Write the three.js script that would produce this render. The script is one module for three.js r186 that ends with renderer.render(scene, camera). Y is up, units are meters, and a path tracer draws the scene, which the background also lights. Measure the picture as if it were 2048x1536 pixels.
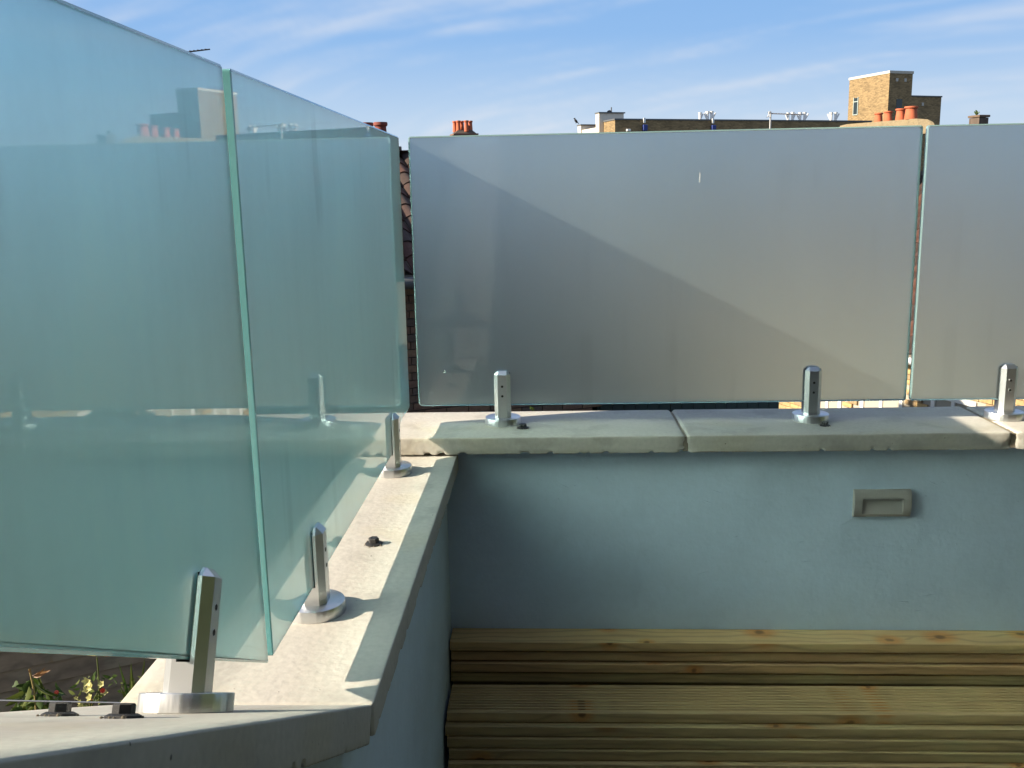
import * as THREE from 'three';
import { mergeGeometries, toCreasedNormals } from 'three/addons/utils/BufferGeometryUtils.js';
import { ConvexGeometry } from 'three/addons/geometries/ConvexGeometry.js';
import { RoundedBoxGeometry } from 'three/addons/geometries/RoundedBoxGeometry.js';
import { ImprovedNoise } from 'three/addons/math/ImprovedNoise.js';

// ---------------------------------------------------------------- camera
const scene = new THREE.Scene();
const EYE = new THREE.Vector3(0, 0.684, 0);
const F = 1887.7, PITCH = 0.1955, ROLL = 0.0197, YAW = 0.0376;
// direction of a photo pixel (2048 x 1536), for one metre of depth along -z
function ray(u, v) {
  const du = u - 1024, dv = v - 768;
  let c = Math.cos(ROLL), s = Math.sin(ROLL);
  const x = (c * du - s * dv) / F, y = -(s * du + c * dv) / F;
  c = Math.cos(PITCH); s = Math.sin(PITCH);
  const Y = c * y - s, Z = s * y + c;
  c = Math.cos(YAW); s = Math.sin(YAW);
  return new THREE.Vector3(c * x - s * Z, Y, -(s * x + c * Z));
}
const at = (u, v, depth) => { const d = ray(u, v); return d.multiplyScalar(depth / -d.z).add(EYE); };
const camera = new THREE.PerspectiveCamera(2 * Math.atan(768 / F) * 180 / Math.PI, 4 / 3, 0.05, 3000);
{
  const f = ray(1024, 768).normalize(), right = ray(2024, 768).sub(ray(1024, 768)).normalize(), up = new THREE.Vector3().crossVectors(right, f);
  camera.matrix.makeBasis(right, up, f.clone().negate());
  camera.quaternion.setFromRotationMatrix(camera.matrix);
  camera.position.copy(EYE);
}

// ---------------------------------------------------------------- noise
let seed = 7;
const rnd = () => { seed = (seed * 1664525 + 1013904223) >>> 0; return seed / 4294967296; };
const rr = (a, b) => a + (b - a) * rnd();
const perlin = new ImprovedNoise();
const n3 = (x, y, z = 0) => perlin.noise(x, y, z);
const fbm = (x, y, z, o = 4) => { let s = 0, a = 0.5, f = 1; for (let i = 0; i < o; i++) { s += a * n3(x * f, y * f, z + i * 7.3); f *= 2.03; a *= 0.5; } return s; };
const clamp = (x, a = 0, b = 1) => Math.min(b, Math.max(a, x));
const smooth = (a, b, x) => { const t = clamp((x - a) / (b - a)); return t * t * (3 - 2 * t); };
const mix = (a, b, t) => a + (b - a) * t;

// ---------------------------------------------------------------- sky and sun
const EXPOSURE = 2.5;
{
  const w = 2048, h = 1024, d = new Float32Array(w * h * 4);
  const stops = [[0, 0.64, 0.75, 0.86], [4, 0.52, 0.68, 0.87], [9, 0.29, 0.51, 0.85], [14, 0.23, 0.45, 0.82], [30, 0.14, 0.30, 0.64], [90, 0.06, 0.15, 0.43]];
  for (let j = 0; j < h; j++) {
    const el = ((j + 0.5) / h - 0.5) * Math.PI, deg = Math.max(0, el * 180 / Math.PI);
    let k = 0; while (k < stops.length - 2 && deg > stops[k + 1][0]) k++;
    const a = stops[k], b = stops[k + 1], t = clamp((deg - a[0]) / (b[0] - a[0]));
    if (j < h / 2 - 1) { for (let i = 0; i < w; i++) { const o = (j * w + i) * 4; d[o] = 0.12 / EXPOSURE; d[o + 1] = 0.125 / EXPOSURE; d[o + 2] = 0.12 / EXPOSURE; d[o + 3] = 1; } continue; }
    for (let i = 0; i < w; i++) {
      const az = ((i + 0.5) / w - 0.5) * 2 * Math.PI, y = Math.max(0, Math.sin(el)), ce = Math.cos(el), o = (j * w + i) * 4;
      const x = ce * Math.cos(az), z = ce * Math.sin(az);
      // thin streaks of high cloud on a flat sheet
      const px = x / (y + 0.11), pz = z / (y + 0.11), ca = 0.72, A = px * Math.cos(ca) + pz * Math.sin(ca), B = -px * Math.sin(ca) + pz * Math.cos(ca);
      const wx = fbm(A * 0.25, B * 0.25, 3.1, 3) * 1.6;
      let c = 0.75 * fbm(A * 0.42 + wx, B * 1.7 + wx * 1.5, 1.7, 4) + 0.6 * fbm(A * 0.14, B * 0.3, 9.4, 3) + 0.5 * fbm(A * 1.5 + wx, B * 8 + wx * 4, 5.5, 4) + 0.2 * fbm(A * 0.8, B * 0.9, 31.5, 4);
      c = smooth(-0.24, 0.62, c) * 0.8;
      // a few old vapour trails
      const haze = 0.28 * smooth(9, 0, deg) * (0.6 + 0.6 * fbm(az * 2, el * 8, 2, 3));
      const m = clamp(c + haze);
      for (let q = 0; q < 3; q++) d[o + q] = mix(mix(a[q + 1], b[q + 1], t), [0.74, 0.79, 0.88][q], m) / EXPOSURE;
      d[o + 3] = 1;
    }
  }
  const sky = new THREE.DataTexture(d, w, h, THREE.RGBAFormat, THREE.FloatType);
  sky.mapping = THREE.EquirectangularReflectionMapping; sky.magFilter = THREE.LinearFilter; sky.needsUpdate = true;
  scene.background = sky; scene.environment = sky;
}
const sun = new THREE.DirectionalLight(new THREE.Color().setRGB(1, 0.87, 0.68), 5);
sun.position.set(-1, 0.52, 0.26).multiplyScalar(30);
sun.castShadow = true; sun.shadow.mapSize.set(4096, 4096);
Object.assign(sun.shadow.camera, { left: -25, right: 25, top: 25, bottom: -25, near: 0.1, far: 150 });
scene.add(sun, sun.target);
const renderer = new THREE.WebGLRenderer();
renderer.toneMapping = THREE.LinearToneMapping;
renderer.toneMappingExposure = EXPOSURE;
renderer.shadowMap.enabled = true;

// ---------------------------------------------------------------- helpers
const taken = {};
const numbered = (n) => { const k = taken[n] = (taken[n] ?? -1) + 1; return k ? `${n}_${String(k).padStart(3, '0')}` : n; };
const lit = (o) => { o.castShadow = o.receiveShadow = true; return o; };
function tag(o, label, category, group, kind) { Object.assign(o.userData, { label, category }); if (group) o.userData.group = group; if (kind) o.userData.kind = kind; return o; }
function mesh(name, geo, mat, parent) { const m = lit(new THREE.Mesh(geo, mat)); m.name = parent ? name : numbered(name); (parent ?? scene).add(m); return m; }
function thing(name, label, category, group) { const g = new THREE.Group(); g.name = numbered(name); scene.add(g); return tag(g, label, category, group); }
function structure(name, geo, mat) { const m = mesh(name, geo, mat); m.userData.kind = 'structure'; return m; }
function copy(o, label) { const c = o.clone(); c.name = numbered(o.name.replace(/_\d{3}$/, '')); c.userData = { ...o.userData, label: label ?? o.userData.label }; scene.add(c); return c; }
const box = (x0, x1, y0, y1, z0, z1) => new THREE.BoxGeometry(Math.abs(x1 - x0), Math.abs(y1 - y0), Math.abs(z1 - z0)).translate((x0 + x1) / 2, (y0 + y1) / 2, (z0 + z1) / 2);
const rbox = (w, h, d, r = 0.004, s = 2) => new RoundedBoxGeometry(w, h, d, s, r);
// texture coordinates in metres, from the axis each face looks along
function boxUV(g, k = 1, ou = 0, ov = 0) {
  g = g.index ? g.toNonIndexed() : g;
  const p = g.attributes.position, uv = new Float32Array(p.count * 2), a = new THREE.Vector3(), b = new THREE.Vector3(), c = new THREE.Vector3();
  for (let i = 0; i < p.count; i += 3) {
    a.fromBufferAttribute(p, i); b.fromBufferAttribute(p, i + 1).sub(a); c.fromBufferAttribute(p, i + 2).sub(a); b.cross(c);
    const ax = Math.abs(b.x), ay = Math.abs(b.y), az = Math.abs(b.z);
    for (let q = 0; q < 3; q++) {
      a.fromBufferAttribute(p, i + q);
      const [s, t] = ax > ay && ax > az ? [a.z, a.y] : ay > az ? [a.x, a.z] : [a.x, a.y];
      uv[(i + q) * 2] = s * k + ou; uv[(i + q) * 2 + 1] = t * k + ov;
    }
  }
  g.setAttribute('uv', new THREE.BufferAttribute(uv, 2));
  return g;
}
function tube(pts, r, seg = 24, rad = 8) { return new THREE.TubeGeometry(new THREE.CatmullRomCurve3(pts), seg, r, rad, false); }
function rod(a, b, r, rad = 8) { const d = b.clone().sub(a), g = new THREE.CylinderGeometry(r, r, d.length(), rad); g.applyQuaternion(new THREE.Quaternion().setFromUnitVectors(new THREE.Vector3(0, 1, 0), d.clone().normalize())); const m = a.clone().add(b).multiplyScalar(0.5); return g.translate(m.x, m.y, m.z); }
const toS = (x) => { x = clamp(x); return 255 * (x <= 0.0031308 ? 12.92 * x : 1.055 * Math.pow(x, 1 / 2.4) - 0.055); };
// f(u, v) -> linear [r, g, b] or one number; u, v in 0..1
function tex(w, h, f, color = true) {
  const d = new Uint8Array(w * h * 4);
  for (let j = 0; j < h; j++) for (let i = 0; i < w; i++) {
    const c = f((i + 0.5) / w, (j + 0.5) / h), o = (j * w + i) * 4;
    for (let q = 0; q < 3; q++) { const x = c.length ? c[q] : c; d[o + q] = color ? toS(x) : 255 * clamp(x); }
    d[o + 3] = 255;
  }
  const t = new THREE.DataTexture(d, w, h); t.wrapS = t.wrapT = THREE.RepeatWrapping; t.magFilter = THREE.LinearFilter; t.minFilter = THREE.LinearMipmapLinearFilter; t.generateMipmaps = true;
  if (color) t.colorSpace = THREE.SRGBColorSpace;
  t.needsUpdate = true; return t;
}
// noise that repeats over a unit square
const PERM = (() => { const p = new Uint8Array(512); for (let i = 0; i < 256; i++) p[i] = i; for (let i = 255; i > 0; i--) { const j = Math.floor(rnd() * (i + 1)), t = p[i]; p[i] = p[j]; p[j] = t; } for (let i = 0; i < 256; i++) p[i + 256] = p[i]; return p; })();
const GX = new Float32Array(256), GY2 = new Float32Array(256); for (let i = 0; i < 256; i++) { GX[i] = Math.cos(i * 2.39996) * 1.4; GY2[i] = Math.sin(i * 2.39996) * 1.4; }
function tile(u, v, fx, fy, z, o = 4) {
  let s = 0, a = 0.5, X = Math.round(fx), Y = Math.round(fy); const zi = Math.floor(z * 13.7) & 255;
  for (let i = 0; i < o; i++) {
    const x = u * X, y = v * Y, ix = Math.floor(x), iy = Math.floor(y), dx = x - ix, dy = y - iy, x0 = ix % X, x1 = (ix + 1) % X, y0 = iy % Y, y1 = (iy + 1) % Y, k = PERM[(zi + i * 31) & 255];
    const h00 = PERM[(PERM[(x0 + k) & 255] + y0) & 255], h10 = PERM[(PERM[(x1 + k) & 255] + y0) & 255], h01 = PERM[(PERM[(x0 + k) & 255] + y1) & 255], h11 = PERM[(PERM[(x1 + k) & 255] + y1) & 255];
    const sx = dx * dx * dx * (dx * (dx * 6 - 15) + 10), sy = dy * dy * dy * (dy * (dy * 6 - 15) + 10);
    const p = GX[h00] * dx + GY2[h00] * dy, q = GX[h10] * (dx - 1) + GY2[h10] * dy, r = GX[h01] * dx + GY2[h01] * (dy - 1), t = GX[h11] * (dx - 1) + GY2[h11] * (dy - 1);
    const e = p + (q - p) * sx, f = r + (t - r) * sx; s += a * (e + (f - e) * sy); a *= 0.5; X *= 2; Y *= 2;
  }
  return s;
}
const rep = (t, x, y = x) => { const c = t.clone(); c.repeat.set(x, y); c.needsUpdate = true; return c; };
const std = (p) => new THREE.MeshStandardMaterial(p);
const rgb = (r, g, b) => new THREE.Color().setRGB(r, g, b);

// ---------------------------------------------------------------- materials
// cast stone: a warm grey with faint clouds, sand grains and air holes
const pits = Array.from({ length: 70 }, () => [rnd(), rnd(), 0.0009 + 0.0018 * rnd() ** 3]);
const pitCell = {}; for (const p of pits) for (let i = Math.floor((p[0] - p[2]) * 32); i <= Math.floor((p[0] + p[2]) * 32); i++) for (let j = Math.floor((p[1] - p[2]) * 32); j <= Math.floor((p[1] + p[2]) * 32); j++) (pitCell[i * 100 + j] ??= []).push(p);
const pitAt = (u, v) => { let m = 0; for (const [x, y, r] of pitCell[Math.floor(u * 32) * 100 + Math.floor(v * 32)] ?? []) { const dx = Math.abs(u - x), dy = Math.abs(v - y); if (dx < r && dy < r) m = Math.max(m, smooth(r, r * 0.5, Math.hypot(dx, dy))); } return m; };
const stoneMap = tex(1024, 1024, (u, v) => {
  const c = tile(u, v, 3, 3, 1.3, 5), f = tile(u, v, 90, 90, 4.1, 2), s = tile(u, v, 8, 8, 8.8, 4), m = pitAt(u, v), g = tile(u, v, 5, 5, 21, 5);
  let k = 1 + 0.2 * c + 0.15 * f; k *= mix(1, 0.84, smooth(0.1, 0.4, s)); k *= 1 - 0.72 * m;
  const w = smooth(0.06, 0.35, g);
  return [0.42 * k, 0.40 * k * mix(1, 0.98, w), 0.36 * k * mix(1, 0.92, w)];
});
const stoneBump = tex(1024, 1024, (u, v) => 0.6 + 0.25 * tile(u, v, 70, 70, 4.1, 3) + 0.2 * tile(u, v, 9, 9, 2.2, 4) - 0.5 * pitAt(u, v), false);
const stone = std({ map: stoneMap, bumpMap: stoneBump, bumpScale: 0.002, roughness: 0.82 });
const stone2 = std({ map: stoneMap, bumpMap: stoneBump, bumpScale: 0.0012, roughness: 0.82, color: rgb(0.94, 0.95, 0.95) });
const mortar = std({ map: rep(stoneMap, 3), bumpMap: rep(stoneBump, 3), bumpScale: 0.003, roughness: 1, color: rgb(0.55, 0.5, 0.42) });
// painted render: roller stipple, trowel waves, scuffs
const scuffs = Array.from({ length: 26 }, () => [rnd(), rnd(), rr(0.006, 0.03), rr(0.0008, 0.002), rr(-0.6, 0.6)]);
const paintBump = tex(1024, 1024, (u, v) => {
  let k = 0.5 + 0.12 * tile(u, v, 90, 90, 2.4, 2) + 0.55 * tile(u, v, 7, 5, 6.1, 4);
  for (const [x, y, l, w, a] of scuffs) { const dx = u - x, dy = v - y, p = dx * Math.cos(a) + dy * Math.sin(a), q = -dx * Math.sin(a) + dy * Math.cos(a); if (Math.abs(p) < l) k += 0.35 * smooth(w, 0, Math.abs(q)) * smooth(l, 0, Math.abs(p)); }
  k += 0.25 * pitAt(u, v);
  return k;
}, false);
const paintMap = tex(1024, 1024, (u, v) => { const k = 1 + 0.14 * tile(u, v, 4, 4, 3.3, 5) + 0.05 * tile(u, v, 40, 40, 1, 2), s = smooth(0.18, 0.42, tile(u, v, 6, 3, 14.2, 5)); return [0.52 * k * mix(1, 0.93, s), 0.645 * k * mix(1, 0.94, s), 0.775 * k * mix(1, 0.95, s)]; });
const paint = std({ map: paintMap, bumpMap: paintBump, bumpScale: 0.004, roughness: 0.55 });
// brushed stainless steel
const brush = tex(512, 512, (u, v) => 0.66 + 0.09 * tile(u, v, 120, 4, 3.3, 2), false);
const steel = new THREE.MeshPhysicalMaterial({ color: rgb(0.63, 0.645, 0.66), metalness: 1, roughness: 0.56, roughnessMap: brush });
const steelDark = std({ color: rgb(0.05, 0.05, 0.05), metalness: 0.6, roughness: 0.45 });
const rubber = std({ color: rgb(0.012, 0.012, 0.012), roughness: 0.75 });
const black = std({ color: rgb(0.016, 0.016, 0.018), roughness: 0.55, bumpMap: rep(stoneBump, 8), bumpScale: 0.001 });
// etched glass: one polished face, the body scatters; water marks and dust on it
function glassMap(s, dirt, base) {
  return tex(512, 512, (u, v) => {
    const st = tile(u, v, 26, 2, s, 4), b = tile(u, v, 3, 2, s + 4, 4), f = tile(u, v, 60, 60, s + 9, 2);
    const k = 1 + dirt * (0.07 * st + 0.22 * b + 0.05 * f), run = dirt * smooth(0.14, 0.5, tile(u, v, 13, 1, s + 2, 4)) * smooth(0.0, 0.25, tile(u, v, 2, 3, s + 12, 3)) * 0.42;
    return [base[0] * k * (1 - run), base[1] * k * (1 - run), base[2] * k * (1 - run)];
  });
}
const etched = (s, dirt, base, p) => new THREE.MeshPhysicalMaterial({ map: glassMap(s, dirt, base), roughness: 0.47, transmission: 0.97, ior: 1.5, thickness: 0.0127, attenuationColor: rgb(0.62, 0.93, 0.88), attenuationDistance: 0.02, clearcoat: 1, clearcoatRoughness: 0.015, ...p });
const glassLeft = etched(3.7, 0.9, [0.83, 0.93, 0.95], { attenuationColor: rgb(0.68, 0.94, 0.96), roughness: 0.38 });
const glassFront = etched(8.1, 0.25, [0.75, 0.86, 0.895], { attenuationColor: rgb(0.84, 0.95, 0.95) });
const glassEdge = new THREE.MeshPhysicalMaterial({ color: rgb(0.16, 0.45, 0.47), roughness: 0.2, transmission: 0.35, ior: 1.5, thickness: 0.0127, clearcoat: 1, clearcoatRoughness: 0.05 });
const glassEdgeFront = new THREE.MeshPhysicalMaterial({ color: rgb(0.38, 0.60, 0.63), roughness: 0.2, transmission: 0.5, ior: 1.5, thickness: 0.0127, clearcoat: 1, clearcoatRoughness: 0.05 });
const white0 = std({ color: rgb(0.75, 0.76, 0.75), roughness: 0.6 });
// treated softwood: grain that flows round knots
function woodMap(s, base, knots) {
  const ks = Array.from({ length: knots }, () => [rnd(), rnd(), rr(0.008, 0.017)]);
  return tex(2048, 256, (u, v) => {
    let x = u, y = v, dark = 0, red = 0; // 2 m by 0.25 m
    let flow = 0;
    for (const [kx, ky, r] of ks) { const dx = (u - kx) * 2, dy = (v - ky) * 0.25, d = Math.hypot(dx * 0.8, dy); flow += 0.020 * Math.exp(-((dx / 0.09) ** 2) - (dy / 0.035) ** 2) * Math.sign(dy || 1); const e = d + 0.003 * n3(u * 160, v * 20, s); dark = Math.max(dark, smooth(r, r * 0.35, e)); red = Math.max(red, smooth(r * 3, r, e)); }
    const q = (y * 0.25 + flow) * 120 + 3.0 * tile(x, y, 5, 2, s, 3) + 0.5 * n3(x * 24, y * 3, s);
    const ring = 0.5 + 0.5 * Math.sin(q * 2.2), fine = tile(x, y, 30, 120, s + 3, 2), blot = tile(x, y, 8, 2, s + 6, 4);
    const k = mix(1.05, 0.78, ring ** 4) * (1 + 0.22 * fine + 0.34 * blot) * (1 - 0.62 * dark), g = smooth(0, 0.35, blot);
    return [base[0] * k * (1 - 0.08 * g), base[1] * k * (1 - 0.28 * red * (1 - g * 0.3)), base[2] * k * (1 - 0.5 * red)];
  });
}
const woodBump = tex(1024, 128, (u, v) => 0.5 + 0.5 * tile(u, v, 20, 70, 5, 3), false);
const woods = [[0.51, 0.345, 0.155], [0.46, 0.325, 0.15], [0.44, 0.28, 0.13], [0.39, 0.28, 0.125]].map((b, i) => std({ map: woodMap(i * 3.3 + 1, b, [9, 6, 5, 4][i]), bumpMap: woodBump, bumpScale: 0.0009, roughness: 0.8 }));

// ---------------------------------------------------------------- terrace, walls
const GROUND = -6.5, FLOOR = -1.02;
structure('ground', boxUV(new THREE.PlaneGeometry(900, 900).rotateX(-Math.PI / 2).translate(0, GROUND, 0), 0.2), std({ map: tex(512, 512, (u, v) => { const k = 1 + 0.5 * tile(u, v, 5, 5, 1, 5); return [0.065 * k, 0.075 * k, 0.058 * k]; }), roughness: 1 }));
structure('terrace_floor', boxUV(box(-0.281, 4.2, FLOOR - 0.2, FLOOR, -2.503, 3), 1), std({ map: rep(stoneMap, 0.8), roughness: 0.9, color: rgb(0.62, 0.6, 0.58) }));
// a wall face with trowel waves: a grid that is pushed in and out by a millimetre or two
function wavy(w, h, step, amp, s) {
  const g = new THREE.PlaneGeometry(w, h, Math.ceil(w / step), Math.ceil(h / step)), p = g.attributes.position;
  for (let i = 0; i < p.count; i++) p.setZ(i, amp * (fbm(p.getX(i) * 3.2 + s, p.getY(i) * 3.2, s, 3) * 2 + 0.5 * fbm(p.getX(i) * 11 + s, p.getY(i) * 9, s + 4, 2)));
  g.computeVertexNormals(); return g;
}
{
  const w = thing('parapet_wall', 'pale blue painted parapet wall with the wall light, behind the stacked boards', 'wall');
  const core = mesh('core', boxUV(box(-0.6, 4.2, GROUND, 0.0, -2.506, -2.72), 1), paint, w);
  mesh('render_face', boxUV(wavy(4.485, 1.0, 0.02, 0.0018, 2.2).translate(1.96, -0.518, -2.5005), 1), paint, w);
  mesh('render_band', boxUV(rbox(4.485, 0.0165, 0.006, 0.0012).translate(1.96, -0.0086, -2.5018), 1), paint, w);
  const l = thing('parapet_wall', 'pale blue painted side wall below the low run of coping stones, meeting the boards', 'wall');
  const s = new THREE.Shape([[2.5, GROUND], [2.5, -0.053], [1.1848, -0.053], [-0.9, -0.053 + 0.5444 * 2.0848], [-0.9, GROUND]].map(([a, b]) => new THREE.Vector2(a, b)));
  mesh('core', boxUV(new THREE.ExtrudeGeometry(s, { depth: 0.27, bevelEnabled: false }).rotateY(Math.PI / 2).translate(-0.551, 0, 0), 1), paint, l);
}
{
  // the house that the terrace belongs to, behind the viewpoint: it is mirrored in the glass and shades the terrace from the sky there
  const h = thing('terrace_house', 'tall brick house wall with glazed doors at the back of the terrace', 'house');
  const br = std({ color: rgb(0.22, 0.16, 0.11), roughness: 0.95, bumpMap: rep(stoneBump, 2), bumpScale: 0.01 });
  mesh('wall', mergeGeometries([box(-0.36, 0.5, GROUND, 7, 1.7, 7), box(2.5, 6, GROUND, 7, 1.7, 7), box(0.5, 2.5, 1.15, 7, 1.7, 7), box(0.5, 2.5, GROUND, FLOOR - 0.2, 1.7, 7)].map((g) => boxUV(g, 0.5))), br, h);
  const nb = thing('terrace_house', 'neighbouring brick house set back behind the terrace, next to the glazed doors', 'house');
  mesh('wall', boxUV(box(-9, -0.365, GROUND, 6.6, 3.2, 9), 0.5), br, nb);
  for (const [x, y] of [[-2.2, 1.2], [-4.6, 1.2], [-2.2, 4], [-4.6, 4]]) { const w = mesh('window', mergeGeometries([box(x - 0.5, x + 0.5, y + 0.6, y + 0.7, 3.15, 3.25), box(x - 0.5, x + 0.5, y - 0.7, y - 0.6, 3.15, 3.25), box(x - 0.5, x - 0.42, y - 0.6, y + 0.6, 3.15, 3.25), box(x + 0.42, x + 0.5, y - 0.6, y + 0.6, 3.15, 3.25)]), white0, nb); mesh('pane', box(x - 0.43, x + 0.43, y - 0.62, y + 0.62, 3.18, 3.21), std({ color: rgb(0.02, 0.025, 0.03), roughness: 0.06 }), w); }
  for (const x of [0.5, 1.5]) { const d = mesh('door', mergeGeometries([box(x, x + 0.08, FLOOR, 1.14, 1.72, 1.8), box(x + 0.9, x + 0.98, FLOOR, 1.14, 1.72, 1.8), box(x + 0.081, x + 0.899, 1.06, 1.14, 1.72, 1.8), box(x + 0.081, x + 0.899, FLOOR, FLOOR + 0.12, 1.72, 1.8)]), std({ color: rgb(0.5, 0.5, 0.5), roughness: 0.5 }), h); mesh('pane', box(x + 0.07, x + 0.91, FLOOR + 0.1, 1.07, 1.755, 1.765), std({ color: rgb(0.02, 0.025, 0.03), roughness: 0.06 }), d); }
}
// ---------------------------------------------------------------- coping stones
// a bar along x whose section is a rectangle with soft edges; the lower edges are ragged as cast
function stoneBar(len, w, h, s, o = {}) {
  const prof = [], R = 0.0026, q = 3, c = [[w / 2 - R, h - R, 0], [-w / 2 + R, h - R, 1], [-w / 2 + R, R, 2], [w / 2 - R, R, 3]];
  for (const [cx, cy, k] of c) { for (let i = 0; i <= q; i++) { const a = (k + i / q) * Math.PI / 2; prof.push([cx + R * Math.cos(a), cy + R * Math.sin(a), cy < h / 2 ? 1 : 0]); } 
    const n = c[(k + 1) % 4], a = (k + 1) * Math.PI / 2, e0 = [cx + R * Math.cos(a), cy + R * Math.sin(a)], e1 = [n[0] + R * Math.cos(a), n[1] + R * Math.sin(a)], m = k % 2 ? 6 : 10;
    for (let i = 1; i < m; i++) prof.push([mix(e0[0], e1[0], i / m), mix(e0[1], e1[1], i / m), 0]); }
  const N = Math.max(8, Math.round(len / 0.004)), P = prof.length, pos = [], idx = [];
  for (let i = 0; i <= N; i++) {
    const x = -len / 2 + len * i / N, end = Math.min(x + len / 2, len / 2 - x), er = smooth(0.006, 0, end) * 0.004;
    for (const [z, y, low] of prof) {
      const big = 0.0009 * fbm(x * 5 + s, z * 6, y * 6 + s, 2);
      let dz = Math.sign(z) * (big - er), dy = big * (y > h / 2 ? 1 : 0.4) + (y > h / 2 ? -er : er);
      if (low) { const c1 = smooth(0.12, 0.5, n3(x * 45 + s, s + z * 9, 1)) * 0.006 + 0.0022 * Math.abs(n3(x * 140, s, z * 5)); dy += c1 * 0.8; dz -= Math.sign(z) * c1 * 0.35; }
      if (o.chip && end < 0.03 && z > 0) { const c2 = smooth(0.03, 0, end) * (0.5 + 0.8 * n3(y * 70, s, 3)) * smooth(h, 0, y) * 0.012; dz -= Math.max(0, c2); }
      pos.push(x, y + dy, z + dz);
    }
  }
  for (let i = 0; i < N; i++) for (let j = 0; j < P; j++) { const a = i * P + j, b = i * P + (j + 1) % P; idx.push(a, b, a + P, b, b + P, a + P); }
  for (const i of [0, N]) { const k = pos.length / 3; pos.push(i ? len / 2 : -len / 2, h / 2, 0); for (let j = 0; j < P; j++) { const a = i * P + j, b = i * P + (j + 1) % P; i ? idx.push(k, a, b) : idx.push(k, b, a); } }
  let g = new THREE.BufferGeometry(); g.setAttribute('position', new THREE.Float32BufferAttribute(pos, 3)); g.setIndex(idx);
  return toCreasedNormals(boxUV(g, 1, s, s * 1.7), 0.6);
}
const HC = 0.0517, ZC = -2.453, ZB = -2.767, zm = (ZC + ZB) / 2, wc = ZC - ZB;
function frontCoping(x0, x1, s, mat, label, chip) { const m = mesh('coping_stone', stoneBar(x1 - x0, wc, HC - 0.0042, s, { chip }), mat); m.position.set((x0 + x1) / 2, 0.0042, zm); return tag(m, label, 'coping'); }
frontCoping(-0.62, 0.3655, 1.1, stone, 'long cast stone coping at the corner, meeting the low side run of coping', true);
frontCoping(0.373, 1.2225, 4.6, stone2, 'cast stone coping above the recessed wall light, between two mortar joints', true);
frontCoping(1.236, 2.6, 9.3, stone, 'cast stone coping past the chipped joint, carrying the outermost glass clamp', true);
for (const [x, l] of [[0.3692, 'crumbling mortar joint in the middle of the coping run'], [1.2292, 'broken mortar joint beside the glass clamp base']]) {
  const m = mesh('mortar_joint', boxUV(toCreasedNormals((() => { const g = new THREE.BoxGeometry(0.013, HC - 0.012, wc - 0.012, 2, 8, 60), p = g.attributes.position; for (let i = 0; i < p.count; i++) p.setXYZ(i, p.getX(i), p.getY(i) + 0.004 * fbm(p.getZ(i) * 60, x * 9, 1, 3), p.getZ(i) + 0.007 * fbm(p.getY(i) * 60, p.getX(i) * 50 + x * 5, 4, 3)); return g; })(), 0.7), 1), mortar);
  m.position.set(x, 0.0042 + (HC - 0.012) / 2 + 0.003, zm); tag(m, l, 'mortar joint');
}
const XI = -0.2459, XO = -0.604, xm = (XI + XO) / 2, ws = XI - XO, ZF = 1.1848, SL = 0.5444, ANG = Math.atan(SL);
{
  const m = mesh('coping_stone', stoneBar(2.499 - ZF, ws, 0.0515, 13.1), stone); m.rotation.y = Math.PI / 2; m.position.set(xm, -0.0515, -(2.499 + ZF) / 2);
  tag(m, 'level cast stone coping of the side wall, carrying two glass clamps and one black bolt', 'coping');
  const L = 2.1, k = mesh('coping_stone', stoneBar(L, ws, 0.0515, 17.7), stone2);
  // slopes up towards the viewer from the fold
  k.rotation.order = 'YXZ'; k.rotation.y = Math.PI / 2; 
  const q = new THREE.Quaternion().setFromAxisAngle(new THREE.Vector3(1, 0, 0), -ANG).multiply(new THREE.Quaternion().setFromAxisAngle(new THREE.Vector3(0, 1, 0), Math.PI / 2));
  k.quaternion.copy(q);
  const up = new THREE.Vector3(0, Math.cos(ANG), Math.sin(ANG)), along = new THREE.Vector3(0, Math.sin(ANG), Math.cos(ANG)).set(0, Math.sin(ANG), Math.cos(ANG));
  const nrm = new THREE.Vector3(0, Math.cos(ANG), -Math.sin(ANG));
  k.position.set(xm, 0, -ZF).addScaledVector(along, L / 2 + 0.003).addScaledVector(nrm, -0.0515);
  tag(k, 'cast stone coping sloping up beside steps, with two black bolt heads', 'coping');
}
const SN = new THREE.Vector3(0, Math.cos(ANG), -Math.sin(ANG)); // normal of the sloping coping
const slopeY = (z) => SL * (ZF - z);

// ---------------------------------------------------------------- glass panels
function panelShape(pts) { // [x, y, radius] corners, anticlockwise
  const s = new THREE.Shape(), n = pts.length;
  for (let i = 0; i < n; i++) {
    const [x, y, r] = pts[i], a = pts[(i + n - 1) % n], b = pts[(i + 1) % n];
    const da = Math.hypot(a[0] - x, a[1] - y), db = Math.hypot(b[0] - x, b[1] - y);
    const p = [x + (a[0] - x) * r / da, y + (a[1] - y) * r / da], q = [x + (b[0] - x) * r / db, y + (b[1] - y) * r / db];
    i ? s.lineTo(...p) : s.moveTo(...p);
    s.quadraticCurveTo(x, y, ...q);
  }
  s.closePath(); return s;
}
const TG = 0.0127, ZG = -2.61, XG = -0.3906, TOP = 0.849;
const pane = (pts, rim = 0.003) => new THREE.ExtrudeGeometry(panelShape(pts), { depth: TG - 0.0024, bevelEnabled: true, bevelThickness: 0.0012, bevelSize: rim, bevelOffset: -rim, bevelSegments: 1, curveSegments: 6 }).translate(0, 0, -TG + 0.0012);
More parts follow.
